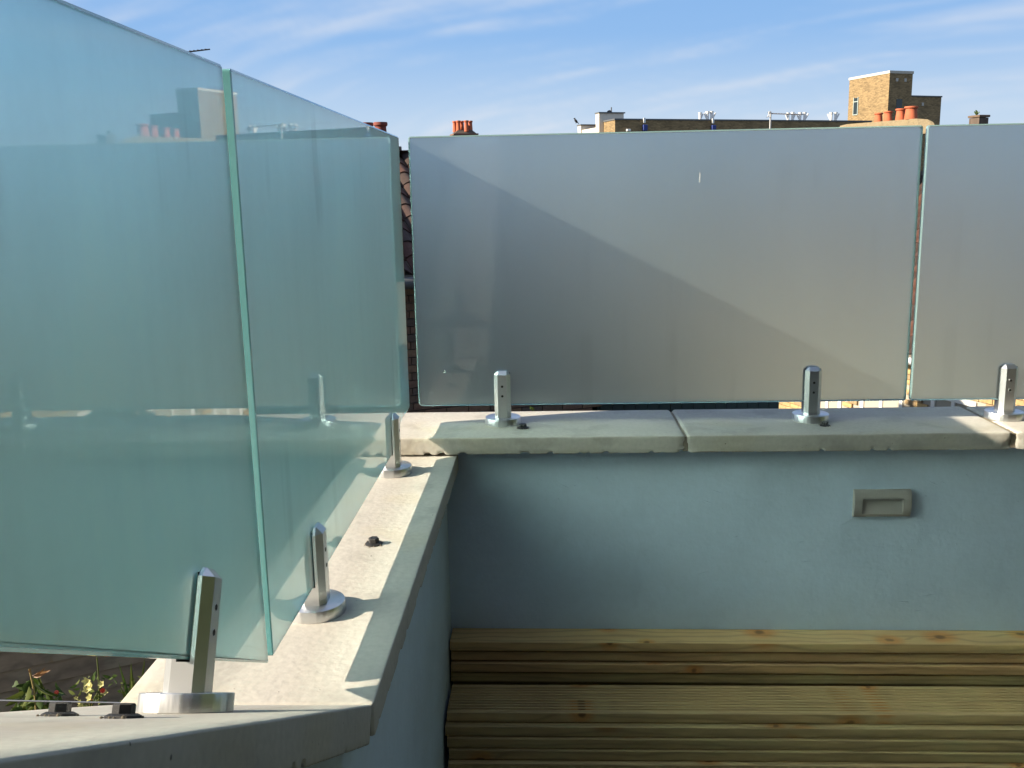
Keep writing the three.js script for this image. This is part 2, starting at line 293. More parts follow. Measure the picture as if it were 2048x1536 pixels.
{
  // front panels: polished face towards +z
  const a = mesh('glass_screen', pane([[-0.3652, 0.1055, 0.016], [1.0011, 0.1055, 0.008], [1.0011, TOP, 0.008], [-0.3652, TOP, 0.008]], 0.0035), [glassFront, glassEdgeFront]); a.position.z = ZG;
  tag(a, 'grey frosted glass panel held by two clamps above the recessed wall light', 'glass panel', 'frosted glass balustrade panels');
  const b = mesh('glass_screen', pane([[1.0124, 0.1055, 0.008], [2.4, 0.1055, 0.008], [2.4, TOP, 0.008], [1.0124, TOP, 0.008]], 0.0035), [glassFront, glassEdgeFront]); b.position.z = ZG;
  tag(b, 'grey frosted glass panel beyond the narrow gap, its clamp over the broken joint', 'glass panel', 'frosted glass balustrade panels');
  // side panels: shape drawn in (-z, y), polished face towards +x
  const side = (pts, label) => { const m = mesh('glass_screen', pane(pts.map(([z, y, r]) => [z, y, r])).rotateY(Math.PI / 2), [glassLeft, glassEdge]); m.position.x = XG; return tag(m, label, 'glass panel', 'frosted glass balustrade panels'); };
  side([[1.219, 0.054, 0.006], [2.40, 0.054, 0.012], [2.435, 0.101, 0.022], [2.612, 0.101, 0.016], [2.612, TOP, 0.008], [1.222, TOP, 0.005]], 'greenish frosted glass panel over the level side coping, notched at the corner');
  const e = 0.0;
  side([[e, 0.0554 + 0.54 * (1.199 - e), 0.01], [1.199, 0.0554, 0.005], [1.193, TOP, 0.006], [e, TOP + 0.7, 0.005]].map((p, i) => i === 3 ? [e, TOP, 0.005] : p), 'greenish frosted glass panel with a slanting lower edge over the sloping coping');
}

{
  const p = at(1400, 355, 2.6085), q = at(889, 743, 2.6085);
  tag(mesh('paint_fleck', rbox(0.0016, 0.026, 0.0008, 0.0003).translate(p.x, p.y, -2.6091), white0), 'thin upright white paint fleck stuck on the front glass', 'fleck');
  tag(mesh('paint_fleck', new THREE.ConeGeometry(0.0035, 0.009, 3).scale(1, 1, 0.15).translate(q.x, q.y, -2.6088), white0), 'tiny three cornered white fleck low on the front glass', 'fleck');
}
// ---------------------------------------------------------------- glass clamps
const H2 = 0.0125, HW = 0.023; // half of the flat and of the whole post
function half(sign) { // one half of the post, from the base disc to the hipped top
  const P = [], n0 = 0.0078, hb = 0.0195, ht = 0.154, c = HW - H2;
  const ring = (y, k) => { for (const s of [-1, 1]) { P.push(new THREE.Vector3(s * (HW - k), y, sign * n0), new THREE.Vector3(s * (HW - k), y, sign * Math.max(n0, H2 - k * 0.2)), new THREE.Vector3(s * (H2 - k * 0.1), y, sign * (HW - k))); } };
  ring(hb, 0); ring(ht - c, 0); ring(ht, c * 0.98);
  return new ConvexGeometry(P);
}
function makeClamp(label) {
  const g = thing('glass_clamp', label, 'glass clamp', 'stainless steel glass clamps');
  const prof = [[0, 0], [0.0495, 0], [0.05, 0.0006], [0.05, 0.0188], [0.0496, 0.0196], [0.0488, 0.02], [0, 0.02]].map(([a, b]) => new THREE.Vector2(a, b));
  const disc = toCreasedNormals(new THREE.LatheGeometry(prof, 64), 0.5);
  mesh('base_disc', disc, steel, g);
  mesh('post', mergeGeometries([half(1), half(-1), box(-HW, HW, 0.0195, 0.052, -0.0078, 0.0078)].map((q) => { q = boxUV(q, 12); return q; })), steel, g);
  for (const s of [-1, 1]) mesh('gasket', box(-0.0222, 0.0222, 0.0518, 0.148, s * 0.0066, s * 0.00775), rubber, g);
  for (const y of [0.111, 0.0835]) {
    const sc = mesh('screw', toCreasedNormals(new THREE.LatheGeometry([[0.0036, -0.0005], [0.0042, 0.0004], [0.0048, 0.0004], [0.0052, -0.0005]].map(([a, b]) => new THREE.Vector2(a, b)), 20), 0.5), steel, g);
    sc.rotation.x = Math.PI / 2; sc.position.set(0, y, HW);
    const so = mesh('socket', new THREE.CylinderGeometry(0.0037, 0.0037, 0.0004, 6), rubber, sc); so.position.y = 0.0003;
  }
  return g;
}
const c0 = makeClamp('steel glass clamp on the higher coping, closest to the corner, bolt beside its base');
c0.position.set(-0.1255, HC, ZG - TG / 2);
const c1 = copy(c0, 'steel glass clamp with a small dark bolt touching the front of its base'); c1.position.set(0.7405, HC, ZG - TG / 2);
const c2 = copy(c0, 'brushed steel glass clamp with its base over the broken mortar joint'); c2.position.set(1.2756, HC, ZG - TG / 2);
const c3 = copy(c0, 'brushed steel glass clamp between the black bolt and the slope, on the level side coping'); c3.rotation.y = Math.PI / 2; c3.position.set(XG - TG / 2, 0, -1.486);
const c4 = copy(c0, 'brushed steel glass clamp on the side coping tucked into the corner by the notched glass'); c4.rotation.y = Math.PI / 2; c4.position.set(XG - TG / 2, 0, -2.306);
const c5 = copy(c0, 'large leaning brushed steel glass clamp standing on the sloping coping'); 
c5.quaternion.copy(new THREE.Quaternion().setFromUnitVectors(new THREE.Vector3(0, 1, 0), SN)).multiply(new THREE.Quaternion().setFromAxisAngle(new THREE.Vector3(0, 1, 0), Math.PI / 2)); c5.position.set(XG - TG / 2, slopeY(0.925), -0.925);

// ---------------------------------------------------------------- bolts
function makeBolt(label) {
  const g = thing('bolt', label, 'bolt', 'black coach bolts in the coping');
  mesh('washer', toCreasedNormals(new THREE.LatheGeometry([[0, 0], [0.0175, 0], [0.0172, 0.0022], [0.013, 0.0042], [0.0, 0.0042]].map(([a, b]) => new THREE.Vector2(a, b)), 32), 0.5), black, g);
  mesh('head', toCreasedNormals(new THREE.LatheGeometry([[0, 0.0042], [0.0108, 0.0042], [0.0108, 0.0122], [0.0096, 0.0136], [0, 0.014]].map(([a, b]) => new THREE.Vector2(a, b)), 6), 0.4), black, g);
  const k = []; for (let i = 0; i < 14; i++) { const a = rnd() * 6.28, r = rr(0.0165, 0.021), s = rr(0.0008, 0.0022); k.push(new THREE.IcosahedronGeometry(s, 0).translate(r * Math.cos(a), s * 0.5, r * Math.sin(a))); }
  mesh('grit', mergeGeometries(k), mortar, g).userData.kind = 'stuff';
  return g;
}
const b0 = makeBolt('black bolt head set alone in the level side coping between two clamps'); b0.position.set(-0.354, 0, -1.802); b0.rotation.y = 0.5;
const b1 = copy(b0, 'small black bolt head beside the front clamp nearest the corner'); b1.position.set(-0.068, HC, -2.557); b1.scale.setScalar(0.93);
const b2 = copy(b0, 'small dark bolt head touching the clamp base near the wall light'); b2.position.set(0.762, HC, -2.549); b2.scale.setScalar(0.8);
for (const [x, z, l] of [[-0.4785, 0.823, 'black hexagon bolt head on the sloping coping, farther from its clamp'], [-0.3943, 0.781, 'black hexagon bolt head on the sloping coping, next to the clamp base']]) {
  const b = copy(b0, l); b.quaternion.setFromUnitVectors(new THREE.Vector3(0, 1, 0), SN); b.position.set(x, slopeY(z), -z); b.scale.setScalar(0.95);
}

// ---------------------------------------------------------------- wall light
{
  const g = thing('wall_light', 'grey recessed step light fitting on the pale blue wall', 'wall light'); g.position.set(0.9085, -0.1539, -2.5);
  const W = 0.0765, H = 0.0378, grey = std({ color: rgb(0.38, 0.37, 0.34), roughness: 0.5, metalness: 0.2, bumpMap: rep(stoneBump, 6), bumpScale: 0.0003 });
  // front that bulges like a shallow arch from top to bottom, with an opening
  const N = 16, bul = (y) => 0.006 + 0.012 * Math.sqrt(Math.max(0, 1 - (y / H) ** 2 * 0.96));
  const strip = (x0, x1, y0, y1) => { const s = new THREE.Shape(); s.moveTo(0, y0); s.lineTo(bul(y0), y0); for (let i = 1; i <= N; i++) { const y = mix(y0, y1, i / N); s.lineTo(bul(y), y); } s.lineTo(0, y1); s.closePath(); return new THREE.ExtrudeGeometry(s, { depth: x1 - x0, bevelEnabled: false }).rotateY(-Math.PI / 2).scale(-1, 1, 1).translate(0, 0, 0); };
  const part = (x0, x1, y0, y1) => { const p = strip(x0, x1, y0, y1); p.computeBoundingBox(); const b = p.boundingBox; p.translate(x0 - b.min.x, 0, -b.min.z); const ix = p.index; if (!ix) { const a = p.attributes.position.array; for (let i = 0; i < a.length; i += 9) for (let q = 0; q < 3; q++) { const t = a[i + 3 + q]; a[i + 3 + q] = a[i + 6 + q]; a[i + 6 + q] = t; } p.deleteAttribute('normal'); p.computeVertexNormals(); } return p; };
  const ox = 0.0552, o0 = -0.0285, o1 = 0.0152;
  const fr = mergeGeometries([part(-W, -ox, -H, H), part(ox, W, -H, H), part(-ox, ox, o1, H), part(-ox, ox, -H, o0)]);
  mesh('housing', toCreasedNormals(fr, 0.5), grey, g);
  const rec = new THREE.BufferGeometry();
  rec.setAttribute('position', new THREE.Float32BufferAttribute([-ox, o1, 0.003, ox, o1, 0.003, ox, o0, 0.0135, -ox, o1, 0.003, ox, o0, 0.0135, -ox, o0, 0.0135], 3)); rec.setIndex([0, 2, 1, 3, 5, 4]); rec.computeVertexNormals();
  mesh('recess_plate', boxUV(rec, 1), grey, g);
  mesh('lamp_window', box(-ox + 0.004, ox - 0.004, o1 - 0.003, o1 - 0.0005, 0.005, 0.014), std({ color: rgb(0.35, 0.35, 0.33), roughness: 0.3 }), g);
}

// ---------------------------------------------------------------- decking boards
function boardGeo(w, h, len, o = {}) { // section in (z, y), run along x
  const s = new THREE.Shape(), r = 0.003;
  s.moveTo(-w / 2 + r, 0); s.lineTo(w / 2 - r, 0); s.quadraticCurveTo(w / 2, 0, w / 2, r); s.lineTo(w / 2, h - r); s.quadraticCurveTo(w / 2, h, w / 2 - r, h);
  if (o.grooves) { const n = o.grooves, a = w / 2 - 0.012, st = 2 * a / n; for (let i = 0; i < n; i++) { const x = a - st * i, d = 0.005; s.lineTo(x - st * 0.22, h); s.lineTo(x - st * 0.34, h - d); s.lineTo(x - st * 0.66, h - d); s.lineTo(x - st * 0.78, h); } }
  s.lineTo(-w / 2 + r, h); s.quadraticCurveTo(-w / 2, h, -w / 2, h - r); s.lineTo(-w / 2, r); s.quadraticCurveTo(-w / 2, 0, -w / 2 + r, 0);
  const g = new THREE.ExtrudeGeometry(s, { depth: len, steps: 1, bevelEnabled: false, curveSegments: 4 }).rotateY(Math.PI / 2).translate(0, 0, 0);
  const u = boxUV(g, 1), uv = u.attributes.uv, p = u.attributes.position, nn = u.attributes.normal;
  for (let i = 0; i < uv.count; i++) uv.setXY(i, p.getX(i) / 2 + (o.u ?? 0), (Math.abs(nn.getY(i)) > 0.6 ? p.getZ(i) + w / 2 + h : p.getY(i) + (p.getZ(i) < 0 ? w + 2 * h : 0)) * 4 + (o.v ?? 0));
  return u;
}
{
  const names = ['top', 'second', 'third', 'fourth', 'fifth', 'sixth'];
  // against the wall, then in front; y of the upper face, z of the front edge, width, material, grooves
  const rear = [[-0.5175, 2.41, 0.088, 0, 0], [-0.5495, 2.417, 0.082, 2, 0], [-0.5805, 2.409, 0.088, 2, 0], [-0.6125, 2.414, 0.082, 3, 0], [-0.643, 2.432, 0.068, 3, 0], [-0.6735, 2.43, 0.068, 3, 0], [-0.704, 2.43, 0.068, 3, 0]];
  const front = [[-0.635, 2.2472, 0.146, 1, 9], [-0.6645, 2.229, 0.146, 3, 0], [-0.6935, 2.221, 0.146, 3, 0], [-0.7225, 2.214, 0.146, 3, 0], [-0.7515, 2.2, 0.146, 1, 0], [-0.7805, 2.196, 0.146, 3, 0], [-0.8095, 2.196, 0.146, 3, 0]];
  rear.forEach(([y, z, w, m, gr], i) => {
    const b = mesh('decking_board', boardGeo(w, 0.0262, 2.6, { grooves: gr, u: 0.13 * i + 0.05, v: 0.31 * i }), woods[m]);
    b.position.set(-0.275 + rr(-0.003, 0.004), y - 0.0262, -z - w / 2); b.rotation.z = -0.008;
    tag(b, i < 3 ? `smooth honey coloured timber board, ${names[i]} of the stack against the blue wall` : `shaded timber board set back low in the wall stack, ${['uppermost', 'second', 'third', 'lowest'][i - 3]} of four`, 'board', 'timber decking boards');
  });
  front.forEach(([y, z, w, m, gr], i) => {
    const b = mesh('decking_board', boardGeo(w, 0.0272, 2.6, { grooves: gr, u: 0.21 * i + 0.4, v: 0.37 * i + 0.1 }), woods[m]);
    b.position.set(-0.274 + rr(-0.002, 0.006) + (i > 2 ? 0.006 : 0), y - 0.0272, -z - w / 2); b.rotation.z = -0.005;
    tag(b, i ? `smooth greenish timber board edge, ${['', 'second', 'third', 'fourth', 'fifth', 'sixth', 'lowest'][i]} from the top of the front stack` : 'grooved timber decking board lying on top of the front stack', 'board', 'timber decking boards');
  });
  for (const [x, z, l] of [[0.2, 2.36, 'stout timber bearer under the decking boards near the side wall'], [1.9, 2.36, 'stout timber bearer under the far end of the decking boards']]) tag(mesh('timber_bearer', boxUV(rbox(0.1, FLOOR * -1 - 0.8405 - 0.015, 0.28, 0.003).translate(x, (FLOOR - 0.8405 - 0.015) / 2, -z), 1), woods[3]), l, 'timber');
}

// ---------------------------------------------------------------- neighbouring houses
const TH = 22 * Math.PI / 180;
const brickTones = (list) => list.map(([r, g, b], i) => std({ map: tex(64, 64, (u, v) => { const k = 1 + 0.5 * tile(u, v, 5, 5, i * 3 + 1, 4); return [r * k, g * k, b * k]; }), roughness: 0.95 }));
const brown = brickTones([[0.16, 0.095, 0.065], [0.125, 0.085, 0.06], [0.19, 0.12, 0.075], [0.1, 0.075, 0.06]]);
const yellow = brickTones([[0.42, 0.29, 0.13], [0.36, 0.25, 0.12], [0.46, 0.33, 0.16], [0.28, 0.2, 0.11]]);
const lime = std({ color: rgb(0.36, 0.33, 0.27), roughness: 1 }), limeDark = std({ color: rgb(0.15, 0.13, 0.11), roughness: 1 });
const brickGeo = boxUV(new THREE.BoxGeometry(0.215, 0.065, 0.03), 4);
// a wall face in local x, y at z = 0, facing +z; bricks in `near` are parts of their own, the others one part
function brickFace(wall, x0, x1, y0, y1, mats, near, holes = []) {
  const rest = mats.map(() => []);
  for (let r = 0, y = y1 - 0.0375; y > y0; r++, y -= 0.075) for (let x = x0 + (r % 2 ? 0.1125 : 0.225) / 1 - 0.1125; x < x1; x += 0.225) {
    if (holes.some(([a, b, c, d]) => x > a - 0.08 && x < b + 0.08 && y > c && y < d)) continue;
    const m = Math.floor(rnd() * mats.length), dz = rr(-0.003, 0.002);
    if (near.some(([a, b, c, d]) => x > a && x < b && y > c && y < d)) { const b = mesh('brick', brickGeo, mats[m], wall); b.position.set(x, y, dz); } else rest[m].push(brickGeo.clone().translate(x, y, dz));
  }
  rest.forEach((l, i) => { if (l.length) mesh('brickwork', mergeGeometries(l), mats[i], wall).userData.kind = 'stuff'; });
}
// clay pantile, 0.2 m by 0.33 m, run down -y of its own plane
const tileGeo = (() => {
  const s = new THREE.Shape(), n = 8, f = (t) => 0.042 * Math.sin(t * Math.PI * 1.25 + 0.15) ** 1 * (t < 0.82 ? 1 : 1);
  for (let i = 0; i <= n; i++) { const t = i / n; i ? s.lineTo(t * 0.215, f(t)) : s.moveTo(0, f(0)); }
  for (let i = n; i >= 0; i--) { const t = i / n; s.lineTo(t * 0.215, f(t) - 0.014); }
  return boxUV(new THREE.ExtrudeGeometry(s, { depth: 0.36, bevelEnabled: false }), 4);
})();
const tileMats = brickTones([[0.07, 0.03, 0.022], [0.05, 0.027, 0.022], [0.085, 0.036, 0.024], [0.042, 0.026, 0.022]]);
// a roof slope in local x; (y, z) runs from the eave up to the ridge
function tiledSlope(roof, x0, x1, eave, ridge, near) {
  const dy = ridge[0] - eave[0], dz = ridge[1] - eave[1], len = Math.hypot(dy, dz), pitch = Math.atan2(dy, -dz), rest = tileMats.map(() => []);
  const n = Math.floor(len / 0.3);
  for (let r = 0; r < n; r++) for (let x = x0; x < x1 - 0.1; x += 0.2) {
    const t = (r * 0.3) / len, m = Math.floor(rnd() * 4), o = new THREE.Object3D();
    o.position.set(x + rr(-0.004, 0.004), eave[0] + dy * t + 0.035, eave[1] + dz * t); o.rotation.set(pitch - 0.055, 0, 0, 'XYZ');
    o.updateMatrix();
    const g = tileGeo, base = new THREE.Matrix4().makeTranslation(0, 0, -0.36).premultiply(o.matrix);
    if (near.some(([a, b]) => x > a && x < b)) { const k = mesh('roof_tile', g, tileMats[m], roof); base.decompose(k.position, k.quaternion, k.scale); } else rest[m].push(g.clone().applyMatrix4(base));
  }
  rest.forEach((l, i) => { if (l.length) mesh('tiling', mergeGeometries(l), tileMats[i], roof).userData.kind = 'stuff'; });
}
const white = std({ color: rgb(0.74, 0.74, 0.72), roughness: 0.5 }), pale = std({ color: rgb(0.62, 0.57, 0.48), roughness: 0.9 });
const darkGlass = std({ color: rgb(0.02, 0.03, 0.035), roughness: 0.08 }), lead = std({ color: rgb(0.09, 0.095, 0.1), roughness: 0.7 });
function windowPart(wall, x, y, w, h) {
  const f = mesh('window', mergeGeometries([box(x - w / 2, x + w / 2, y + h / 2 - 0.07, y + h / 2, -0.05, 0.005), box(x - w / 2, x + w / 2, y - h / 2, y - h / 2 + 0.07, -0.05, 0.005), box(x - w / 2, x - w / 2 + 0.07, y - h / 2, y + h / 2, -0.05, 0.003), box(x + w / 2 - 0.07, x + w / 2, y - h / 2, y + h / 2, -0.05, 0.003), box(x - 0.03, x + 0.03, y - h / 2, y + h / 2, -0.05, 0.001)]), white, wall);
  return f;
}
function roofPlane(x0, x1, eave, ridge, th = 0.03) { // boarding under the tiles
  const s = new THREE.Shape([[eave[1], eave[0]], [ridge[1], ridge[0]], [ridge[1], ridge[0] - th], [eave[1], eave[0] - th]].map(([a, b]) => new THREE.Vector2(-a, b)));
  return new THREE.ExtrudeGeometry(s, { depth: x1 - x0, bevelEnabled: false }).rotateY(Math.PI / 2).translate(x0, 0, 0);
}
const gable = (x, eave, ridge, z1, th) => new THREE.ExtrudeGeometry(new THREE.Shape([new THREE.Vector2(-eave[1], eave[0] - 0.03), new THREE.Vector2(-ridge[1], ridge[0] - 0.05), new THREE.Vector2(-z1, eave[0] - 0.03)]), { depth: th, bevelEnabled: false }).rotateY(Math.PI / 2).translate(x, 0, 0);
const terracotta = (k) => std({ map: tex(128, 128, (u, v) => { const c = 1 + 0.35 * tile(u, v, 4, 6, k, 4); return [0.42 * c, 0.11 * c, 0.05 * c]; }), roughness: 0.85 });
const clay = terracotta(2), clayDark = std({ color: rgb(0.20, 0.05, 0.035), roughness: 0.85 });
const potGeo = (r, h) => toCreasedNormals(new THREE.LatheGeometry([[r * 0.96, 0], [r * 0.84, h * 0.55], [r * 0.78, h * 0.82], [r * 0.98, h * 0.88], [r, h * 0.94], [r * 0.96, h], [r * 0.7, h], [r * 0.62, h * 0.7], [r * 0.62, h * 0.1]].map(([a, b]) => new THREE.Vector2(a, b)), 28), 0.6);
function chimneyPot(p, r, h, mat, label) { const m = mesh('chimney_pot', potGeo(r, h), mat); m.position.copy(p); return tag(m, label, 'chimney pot'); }
{
  // house with the dark shaded back wall and pantiled roof
  const a = thing('brick_house', 'brown brick house with dark pantiled roof seen through the gap between the glass panels', 'house'); a.position.set(-3.6, 0, -8); a.rotation.y = TH;
  const wall = mesh('wall', box(0, 4.4, GROUND, -0.05, -0.02, -2.6), limeDark, a);
  brickFace(wall, 0, 4.4, -3.2, -0.06, brown, [[2.1, 4.4, -1.75, -1.15], [2.1, 2.95, -1.75, 0]]);
  const E = [-0.02, 0.16], R = [1.16, -2.6];
  const roof = mesh('roof', mergeGeometries([roofPlane(-0.1, 4.5, E, R), box(0, 4.4, -0.06, 1.12, -2.5, -2.6), gable(0.02, E, R, -2.6, 0.1), gable(4.26, E, R, -2.6, 0.1)].map((g) => boxUV(g))), limeDark, a);
  tiledSlope(roof, -0.1, 4.5, E, R, [[1.9, 3.1]]);
  const rt = boxUV(new THREE.CylinderGeometry(0.09, 0.1, 0.4, 10, 1, false, 0, Math.PI).rotateZ(Math.PI / 2).rotateX(-Math.PI / 2), 3);
  for (let x = 0.1; x < 4.5; x += 0.4) mesh('ridge_tile', rt, tileMats[2], roof).position.set(x, 1.17 + rr(-0.004, 0.004), -2.6);
  const fin = mesh('finial', toCreasedNormals(new THREE.LatheGeometry([[0.03, 0], [0.03, 0.03], [0.045, 0.05], [0.03, 0.085], [0, 0.1]].map(([x, y]) => new THREE.Vector2(x, y)), 14), 0.6), tileMats[2], roof); fin.position.set(2.98, 1.25, -2.6);
  mesh('party_wall', boxUV(new THREE.ExtrudeGeometry(new THREE.Shape([[-0.12, -0.2], [2.7, -0.2], [2.7, 1.66], [-0.12, 0.5]].map(([a, b]) => new THREE.Vector2(a, b))), { depth: 0.22, bevelEnabled: false }).rotateY(Math.PI / 2).translate(1.55, 0, 0), 1), brown[0], a);
  mesh('gutter', new THREE.CylinderGeometry(0.055, 0.055, 4.6, 12, 1, false).rotateZ(Math.PI / 2).translate(2.2, -0.08, 0.2), lead, a);
  const st = mesh('chimney_stack', box(2.55, 3.05, -0.5, 1.26, -3.1, -2.62), brown[1], a);
  mesh('stack_cap', rbox(0.56, 0.05, 0.66, 0.01).translate(2.8, 1.275, -2.84), limeDark, a);
  const p = at(761, 250, 11.48), q = at(733, 250, 11.75);
  chimneyPot(new THREE.Vector3(p.x, 1.29, p.z), 0.084, 0.29, clayDark, 'dark red chimney pot standing clear above the side glass panel');
  chimneyPot(new THREE.Vector3(q.x, 1.29, q.z), 0.084, 0.31, clayDark, 'dark red chimney pot mostly hidden behind the side glass panel edge');
  // timber shed beside it
  const s = thing('garden_shed', 'low dark green timber shed glimpsed under the front glass panel', 'shed'); s.position.copy(a.position); s.rotation.y = TH;
  const teal = std({ color: rgb(0.02, 0.045, 0.045), roughness: 0.6 });
  mesh('wall', box(4.48, 6.75, GROUND, -1.45, -0.06, -2), teal, s);
  for (let x = 4.5; x < 6.7; x += 0.14) mesh('plank', rbox(0.132, 3, 0.02, 0.003).translate(x + 0.07, -2.96, -0.05), teal, s);
  mesh('roof', rbox(2.4, 0.06, 2.2, 0.01).translate(5.64, -1.42, -1), lead, s);
}
const hb = new THREE.Vector3(6.5, 0, -10.8);
{
  // house with the sunlit yellow side wall
  const b = thing('brick_house', 'yellow brick house with white windows and brown tiled roof, sunlit below the front panels', 'house'); b.position.copy(hb); b.rotation.y = TH + Math.PI / 2 * -1 + Math.PI; 
  // turned so that local x runs away along the lit wall: local +z faces the sun side
  b.rotation.y = TH - Math.PI / 2;
  // local x points towards the viewer here, so the wall runs over negative x
  const wall = mesh('wall', box(-10, 0, GROUND, -1.72, -0.02, -5.2), lime, b);
  const wins = [[-2.35, 0.8], [-3.75, 0.9], [-5.0, 0.7]].map(([x, w]) => [x - w / 2, x + w / 2, -3.4, -2.15]);
  brickFace(wall, -10, 0, -4.2, -1.75, yellow, [[-6.2, -1.4, -3.05, -2.3], [-3.9, -2.6, -2.9, -1.7]], wins);
  for (const [a, c, y0, y1] of wins) { const w = windowPart(wall, (a + c) / 2, (y0 + y1) / 2, c - a, y1 - y0); mesh('pane', box(a + 0.06, c - 0.06, y0 + 0.06, y1 - 0.06, -0.03, -0.025), darkGlass, w); mesh('sill', rbox(c - a + 0.1, 0.06, 0.12, 0.01).translate((a + c) / 2, y0 - 0.035, 0.05), white, w); }
  const E = [-1.68, 0.16], R = [1.0, -2.6];
  const roof = mesh('roof', mergeGeometries([roofPlane(-10.1, 0.1, E, R), roofPlane(-10.1, 0.1, [-1.68, -5.36], R), gable(-9.98, E, R, -5.36, 0.1), gable(-0.1, E, R, -5.36, 0.1)].map((g) => boxUV(g))), limeDark, b);
  tiledSlope(roof, -10.1, 0.1, E, R, [[-6.4, -4.9], [-4.9, -3.0]].slice(0, 2));
  mesh('gutter', new THREE.CylinderGeometry(0.055, 0.055, 10.2, 12).rotateZ(Math.PI / 2).translate(-5, -1.73, 0.21), white, b);
}
{
  // chimney with four pots on that house
  const c = thing('chimney', 'broad brick chimney stack with mortar crown below four orange pots', 'chimney'), o = at(1778, 246, 17.4);
  c.position.set(o.x, 0, o.z); c.rotation.y = TH;
  const top = at(1778, 250, 17.4).y;
  const st = mesh('stack', box(-0.26, 0.26, -2.1, top - 0.19, -0.75, 0.5), limeDark, c);
  for (let y = top - 0.24, r = 0; y > -0.6; y -= 0.075, r++) for (let x = -0.15 + (r % 2 ? 0 : -0.1125); x < 0.3; x += 0.225) { if (Math.abs(x) > 0.21) continue; mesh('brick', brickGeo, brown[Math.floor(rnd() * 4)], st).position.set(x, y, 0.5); }
  c.updateMatrixWorld(true);
  const hull = []; for (const [u, v, z] of [[1687, 250, 18.2], [1760, 247.5, 17.85], [1790, 243, 17.5], [1824, 239, 17.05], [1846, 240.5, 16.95], [1857, 246, 16.9]]) for (const dz of [-0.2, 0.2]) { const p = at(u, v, z); p.z += dz; hull.push(c.worldToLocal(p)); const q = p.clone().lerp(c.worldToLocal(at(1778, 246, 17.5)), -0.02); q.y = top - 0.2; q.z += dz * 0.6; hull.push(q); }
  const crown = new ConvexGeometry(hull);
  mesh('mortar_crown', boxUV(toCreasedNormals(crown, 0.3), 1), std({ map: rep(stoneMap, 2), bumpMap: rep(stoneBump, 2), bumpScale: 0.02, roughness: 1, color: rgb(0.62, 0.52, 0.36) }), c);
  const pots = [[1757.6, 17.85, 0.078, 0.175, 'smallest orange chimney pot, at the low end of the row of four'], [1776.8, 17.6, 0.083, 0.19, 'second orange chimney pot from the low end of the row of four'], [1802, 17.3, 0.09, 0.195, 'orange chimney pot beside the largest one on the mortar crown'], [1823, 17.05, 0.115, 0.215, 'largest orange chimney pot, crowning the row of four']];
  const tops = [226, 222.5, 217.5, 213];
  pots.forEach(([u, z, r, h, l], i) => { const p = at(u, tops[i], z); p.y -= h; const m = chimneyPot(p, r, h, clay, l); m.userData.group = 'row of orange chimney pots'; });
}

